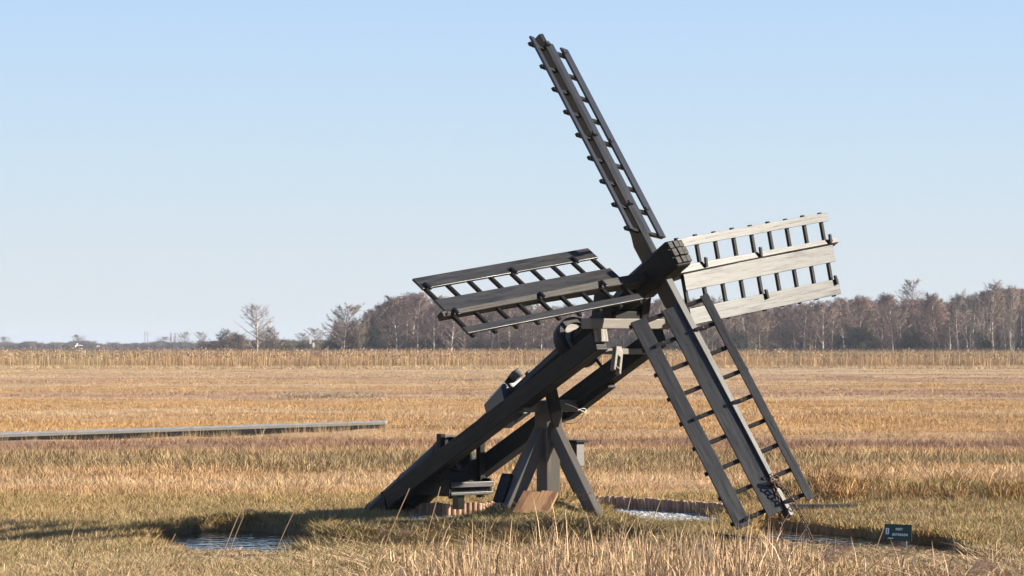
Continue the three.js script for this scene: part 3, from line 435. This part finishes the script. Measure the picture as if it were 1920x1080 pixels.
// ---------------------------------------------------------------- boardwalk and loose planks in the field
{
  const A = V(-13.2, 0, -42.95), Bq = V(-2.75, 0, -56.2), dir = V().subVectors(Bq, A).normalize(), L = A.distanceTo(Bq), o = thing('boardwalk', 'long low grey plank boardwalk crossing the field left of the mill', 'boardwalk', [A.x, .025, A.z], -Math.atan2(dir.z, dir.x)), R = rngOf(55);
  const deck = greyWood.clone(); deck.color.setRGB(.27, .26, .25); deck.roughness = 1; deck.specularIntensity = .4; const skew = Math.atan2(dir.z, dir.x), geos = [0, 1, 2].map(() => box(1.7, .04, .089, .002));
  const n = Math.floor(L / .145); for (let i = 0; i < n; i++) { const p = part('plank', geos[i % 3], deck, o, [L - .05 - i * .145 + .85 * Math.sin(-skew), .185 + (R() - .5) * .008, -.85 * Math.cos(skew) + (R() - .5) * .02], [(R() - .5) * .01, Math.PI / 2 + skew, 0]); }
  for (const z of [-.08, -.95]) part('joist', box(L - .1, .13, .06, .004), tarDark, o, [L / 2 + (z < -.5 ? 1.1 : 0), .10, z]);
  for (let x = .4; x < L; x += 1.45) for (const z of [-.06]) part('post', box(.4, .09, .09, .004), tarDark, o, [Math.min(x, L - .1), -.035, z], [0, 0, Math.PI / 2]);
  { const e = part('joist', box(1.6, .13, .06, .004), tarDark, o, [L - .05 + .8 * Math.sin(-skew), .1, -.85 * Math.cos(skew)], [0, Math.PI / 2 + skew, 0]); }
  const black = tarDark.clone(); black.roughness = 1; black.specularIntensity = .2; part('fascia', box(L, .16, .03, .004), black, o, [L / 2 + .01, .078, .045]); const rimWood = deck.clone(); rimWood.color.setRGB(.13, .125, .115); part('rim_board', box(L, .05, .03, .004), rimWood, o, [L / 2 + .012, .184, .05]);
  const reedCol = greyWood.clone(); reedCol.color.setRGB(.30, .22, .125);
  part('edge_beam', box(6.4, .045, .1, .004), reedCol, o, [L - 3.9, .015, .42]);
  const near = []; for (let i = 0; i < 900; i++) { const t = R() * L, off = .06 + 1.1 * R() * R(), k = .7 + .5 * R(), tall = R() < .12 ? 1.7 : .55; near.push([A.x + dir.x * t - dir.z * off, .02, A.z + dir.z * t + dir.x * off, R() * 6.28, .8 + .5 * R(), tall * (.6 + .6 * R()), .42 * k, .29 * k, .15 * k]); }
  scatter('walkway_grass', 'dry grass growing against the edge of the boardwalk', [tuft(78, 40, .10, .22, .0045, .7), tuft(79, 30, .14, .16, .004, .5)], near);
  const p = thing('loose_plank', 'pale grey plank lying flat in the grass beyond the end of the boardwalk', 'plank', [-2.05, .10, -58.2], .12); part('board', box(1.5, .04, .3, .004), deck, p); p.children[0].position.set(.1, 0, 0);
}
// ---------------------------------------------------------------- log edging and gravel behind the mound
{
  const R = rngOf(65), logCol = ['#b39078', '#9c7c66', '#bd9b83', '#a58a76'].map(c => { const m = brownWood.clone(); m.map = grainTex; m.color.set(c); m.roughness = .9; return m; });
  const lg = [0, 1, 2].map(i => { const g = new THREE.CylinderGeometry(.027, .029, .26, 9); g.translate(0, -.13 + .13, 0); return g; });
  const make = (label, i0, i1) => {
    const o = thing('log_edging', label, 'edging', [EDGE[i0][0], 0, EDGE[i0][1]]);
    let t = 0; for (let k = i0; k < i1; k++) { const a = EDGE[k], b = EDGE[k + 1], l = Math.hypot(b[0] - a[0], b[1] - a[1]); for (; t < l; t += .056 + R() * .007) part('log', lg[Math.floor(R() * 3)], logCol[Math.floor(R() * 4)], o, [lerp(a[0], b[0], t / l) - EDGE[i0][0], .035 + R() * .02, lerp(a[1], b[1], t / l) - EDGE[i0][1] + .03], [(R() - .5) * .08, R() * 6, (R() - .5) * .08]); t -= l; }
  };
  make('row of short upright brown logs edging the gravel left of the post', 0, 4); make('row of short upright logs edging the gravel right of the post', 5, 9);
  const stone = new THREE.IcosahedronGeometry(.022, 0), mat = new THREE.MeshStandardMaterial({ name: 'gravel', roughness: .85 }), list = [];
  for (let i = 0; i < 30000; i++) { const x = -1.2 + R() * 3.4, z = -29 + R() * 3.0; if (!inGravel(x, z, .0)) continue; const k = .13 + .42 * R() * R() + .08 * R(), s = .5 + .9 * R(); list.push([x, .02 + .02 * R(), z, R() * 6.28, s, s * .7, k, k * .98, k * .96]); }
  scatter('gravel', 'light grey gravel between the mound and the log edging', [stone], list, mat);
}
// ---------------------------------------------------------------- small things round the mill
{
  const o = thing('hatch_board', 'square brown wooden hatch of two wide boards leaning on the mound before the post', 'hatch', [.17, .19, -24.92]);
  const hu = V(.1, .165, -.42).normalize(), hw = V(1, 0, .05).normalize(), hn = V().crossVectors(hw, hu).normalize(), hb = new THREE.Matrix4().makeBasis(hu, V().crossVectors(hu, hw).multiplyScalar(-1).normalize(), V().crossVectors(hu, hn).normalize());
  for (const i of [0, 1]) { const p = part('board', box(.50 + i * .008, .04, .165, .004), brownWood, o); p.quaternion.setFromRotationMatrix(hb); p.position.copy(hu).multiplyScalar(.25).addScaledVector(hw, (i - .5) * .171).addScaledVector(hn, .02); }
  const cb = thing('concrete_block', 'small pale concrete block beside the left leg of the mill', 'block', [-.09, .24, -25.75], .2); const cg = new THREE.MeshStandardMaterial({ name: 'concrete', color: new THREE.Color().setRGB(.4, .41, .42), map: grainTex, roughness: .9 }); part('slab', box(.13, .1, .1, .012), cg, cb, [0, .0, 0]); part('hole', box(.02, .03, .012, .002), tarDark, cb, [-.02, .01, .048]);
  const st = thing('stone', 'small white stone lying on the mound right of the post', 'stone', [.55, .30, -26.05]); const sg = new THREE.IcosahedronGeometry(.05, 2); { const p = sg.attributes.position; for (let i = 0; i < p.count; i++) { const k = .8 + .4 * noise(p.getX(i) * 40 + 7, p.getY(i) * 40 + p.getZ(i) * 23); p.setXYZ(i, p.getX(i) * 1.2 * k, p.getY(i) * .7 * k, p.getZ(i) * k); } sg.computeVertexNormals(); } part('rock', sg, new THREE.MeshStandardMaterial({ color: new THREE.Color().setRGB(.6, .58, .54), roughness: .8 }), st);
  // planks that hold the right pond
  const wet = tarDark.clone(); wet.color.setRGB(.06, .055, .042); const bank = (name, label, a, b, h2, w) => { const p = thing(name, label, 'plank'); const m = part('board', box(V().subVectors(b, a).length(), h2, w, .008), wet, p); along(m, a, b); const m2 = part('stake', box(.5, .05, .05, .004), wet, p); m2.position.copy(a).lerp(b, .35).add(V(0, -.2, .05)); m2.rotation.z = Math.PI / 2; };
  bank('bank_plank', 'dark plank holding the far bank of the pond right of the lowest sail', V(2.86, .10, -27.55), V(3.68, .095, -27.7), .10, .14);
  bank('bank_plank', 'dark wet plank along the near edge of the pond under the green sign', V(2.40, .0, -23.72), V(3.40, .0, -22.52), .13, .06);
  bank('bank_plank', 'mossy dark plank in the stubble below the foot of the lowest sail', V(1.84, .09, -23.3), V(2.26, .06, -23.05), .1, .05);
  // sign
  const c = document.createElement('canvas'); c.width = 512; c.height = 300; const x = c.getContext('2d'); x.fillStyle = '#0d2b22'; x.fillRect(0, 0, 512, 300); x.fillStyle = '#dfe2ee'; x.fillRect(14, 70, 62, 120); x.fillStyle = '#20304a'; x.beginPath(); x.arc(45, 95, 13, 0, 7); x.fill(); x.fillRect(36, 110, 18, 45); x.fillRect(30, 150, 12, 26); x.fillRect(48, 150, 12, 26);
  x.fillStyle = '#e8ece6'; x.font = 'bold 62px sans-serif'; x.textAlign = 'center'; x.fillText('NIET', 275, 105); x.fillText('BETREDEN', 295, 215); x.fillRect(58, 262, 110, 14);
  const ct = new THREE.CanvasTexture(c); ct.colorSpace = THREE.SRGBColorSpace;
  const sg2 = thing('warning_sign', 'small dark green notice board with white lettering at the right pond', 'sign', [3.53, -.2, -24.15], -.15); const face = new THREE.PlaneGeometry(.236, .138); const pan = part('panel', box(.25, .15, .016, .004), new THREE.MeshStandardMaterial({ name: 'green enamel', color: '#0d2b22', roughness: .4 }), sg2, [0, .29, 0], [-.12, 0, -.03]); part('lettering', face, new THREE.MeshStandardMaterial({ name: 'printed sign', map: ct, roughness: .4 }), pan, [0, 0, .0105]);
  part('post', box(.5, .06, .06, .005), greyWood, sg2, [.05, 0, -.04], [0, 0, Math.PI / 2]);
}
// chain hung round the tip of the lowest stock
{
  const o = thing('chain', 'rusty iron chain slung round the tip of the lowest sail with two hanging ends', 'chain'); const lk = new THREE.TorusGeometry(.017, .0052, 5, 12); lk.scale(1, 1.55, 1);
  let n = 0;
  const run = pts => { const cv = new THREE.CatmullRomCurve3(pts), L = cv.getLength(), k = Math.round(L / .041); for (let i = 0; i <= k; i++) { const p = cv.getPointAt(i / k), t = cv.getTangentAt(i / k), m = part('link', lk, iron, o); m.position.copy(p); m.quaternion.setFromUnitVectors(V(0, 1, 0), t); m.rotateY((n++ % 2) * Math.PI / 2 + .4); } };
  const P = [[[2.356, 0.63, -23.834], [2.394, 0.604, -23.866], [2.372, 0.518, -23.918], [2.297, 0.499, -23.862], [2.333, 0.573, -23.798], [2.393, 0.564, -23.809], [2.445, 0.51, -23.839]], [[2.348, 0.581, -23.794], [2.42, 0.541, -23.814], [2.438, 0.501, -23.856]], [[2.347, 0.583, -23.787], [2.399, 0.394, -23.767], [2.414, 0.106, -23.767], [2.421, -0.112, -23.787]], [[2.45, 0.515, -23.832], [2.553, 0.367, -23.812], [2.645, 0.159, -23.682], [2.714, -0.045, -23.532]]]; P.forEach(q => run(q.map(v => V(...v))));
}
// ---------------------------------------------------------------- birds and pale marks far away
{
  const white = new THREE.MeshStandardMaterial({ name: 'white feathers', color: new THREE.Color().setRGB(.85, .84, .82), roughness: .8, side: THREE.DoubleSide });
  const bird = (px, py, d, s, label) => { const o = thing('white_bird', label, 'bird', [xAt(px, d), hAt(py, d), -d], .5); const b = new THREE.SphereGeometry(.5, 12, 8); b.scale(.34 * s, .16 * s, .16 * s); b.rotateZ(1.0); part('body', b, white, o); const hd = new THREE.SphereGeometry(.09 * s, 8, 6); part('head', hd, white, o, [.14 * s, .2 * s, 0]); for (const q of [1, -1]) { const w = extr([[-.08, 0], [.1, 0], [.26, .32], [.4, .62], [.1, .34]].map(v => [v[0] * s, v[1] * s]), .02, [], 0); part('wing', w, white, o, [0, .02, q * .06 * s], [q * .9, 0, -.9]); } };
  bird(142, 649, 230, .85, 'white bird with raised wing flying low over the reeds at the left'); bird(182, 650, 235, .35, 'small white bird low over the reeds right of the larger one'); 
  for (const [px, py, lab] of [[582, 640, 'taller white board standing before the clump left of the wood'], [588, 647, 'shorter white board standing before the clump left of the wood']]) { const d = 420, o = thing('white_board', lab, 'board', [xAt(px, d), 0, -d]); part('panel', box(.32, .75, .05, .01), white, o, [0, hAt(py, d), 0]); part('post', box(hAt(py, d), .08, .08, .01), greyWood, o, [0, hAt(py, d) / 2, -.07], [0, 0, Math.PI / 2]); }
}
// ---------------------------------------------------------------- single reeds in the foreground
{
  const R = rngOf(75), stemM = new THREE.MeshStandardMaterial({ name: 'reed stem', color: new THREE.Color().setRGB(.30, .20, .11), roughness: .7 }), plM = new THREE.MeshStandardMaterial({ name: 'reed plume', vertexColors: true, roughness: .95, side: THREE.DoubleSide });
  const plume = (seed, L) => { const B = buf(), Q = rngOf(seed); for (let i = 0; i < 420; i++) { const t = Math.pow(Q(), .8), w = .30 * L * Math.sin(Math.PI * Math.min(1, .12 + t * .86)) * Math.sqrt(Q()), a = Q() * 6.28, x = t * L * .8 - .02, y = w * Math.cos(a) * .9 - t * t * L * .18, z = w * Math.sin(a) * .6, l = .03 + .035 * Q(), k = B.P.length / 3, dx = .7, dy = Math.cos(a) * .6 - .25, dz = Math.sin(a) * .5, v = .6 + .7 * Q(); B.P.push(x, y, z - .0022, x, y, z + .0022, x + dx * l, y + dy * l, z + dz * l); for (let q = 0; q < 3; q++) { B.N.push(.1, Math.cos(a) * .8 + .3, Math.sin(a) + .3); B.C.push(.40 * v, .25 * v, .175 * v); } B.I.push(k, k + 1, k + 2); } return done(B); };
  const pg = [plume(1, .25), plume(2, .22), plume(3, .18)];
  // [plume or stem-tip point x, y(px), distance, lean as x offset at the ground, plume size or 0, label]
  const list = [[1282, 1048, 18.2, -.42, 1, 'brown feathery reed head below the mossy plank, leaning right'], [1545, 1045, 18.2, -.4, 1.15, 'broad brown reed head left of the sign'], [1665, 1035, 19, -.35, .9, 'nodding brown reed head just under the sign'], [1822, 1070, 17.6, -.4, 1.05, 'dark brown reed head in the lower right corner'], [712, 998, 20.5, -.35, .5, 'small reddish reed head before the mound, left of its twin'], [745, 1002, 20.5, -.3, .6, 'small reddish reed head before the mound, right of its twin'], [570, 922, 20, -.3, .42, 'thin dark reed head leaning right over the left pond'], [462, 955, 20, -.2, .4, 'short brown reed head above the left pond'], [1078, 930, 19, -.5, .62, 'reddish reed head before the front leg of the mill'],
    [768, 915, 18, -.32, 0, 'tall bare reed stem left of the log edging'], [826, 912, 18.4, -.2, 0, 'tall bare reed stem crossing the log edging'], [452, 955, 17.6, -.25, 0, 'bare reed stem at the left pond'], [588, 1020, 17.8, -.02, 0, 'short upright bare reed stem right of the left pond'], [640, 1005, 18, -.22, 0, 'bare leaning reed stem below the foot of the mill'], [1060, 950, 18.6, -.3, 0, 'bare leaning reed stem right of the hatch'], [1018, 985, 18.5, .1, 0, 'bare reed stem before the hatch'], [1250, 905, 18.2, -.28, 0, 'long dark reed stem before the right gravel'], [1195, 880, 18.6, -.2, 0, 'thin dark reed stem standing over the right gravel'], [150, 960, 17.5, -.2, 0, 'bare reed stem in the left corner'], [330, 1000, 18, -.24, 0, 'bare reed stem in the mown grass left of the pond'], [1335, 965, 20.5, -.06, 0, 'bent pale reed stem below the lowest sail'], [1655, 990, 19.2, -.16, 0, 'bare pale reed stem left of the sign']];
  for (const [px, py, d, lx, ps, lab] of list) {
    const o = thing('reed_stalk', lab, 'reed', [xAt(px, d) + lx * .8, 0, -d]); const top = V(-lx * .8, hAt(py, d), 0), base = V(lx * .2, -.05, .03), mid = base.clone().lerp(top, .5).add(V(lx * .08, 0, 0));
    part('stem', new THREE.TubeGeometry(new THREE.CatmullRomCurve3([base, mid, top]), 14, .0032, 5), stemM, o);
    if (ps) { const p = part('plume', pg[Math.floor(R() * 3)], plM, o); p.position.copy(top); p.scale.setScalar(ps); p.rotation.set(R() * .5, -.2 + R() * .4, .35 + R() * .3); }
  }
}
renderer.render(scene, camera);
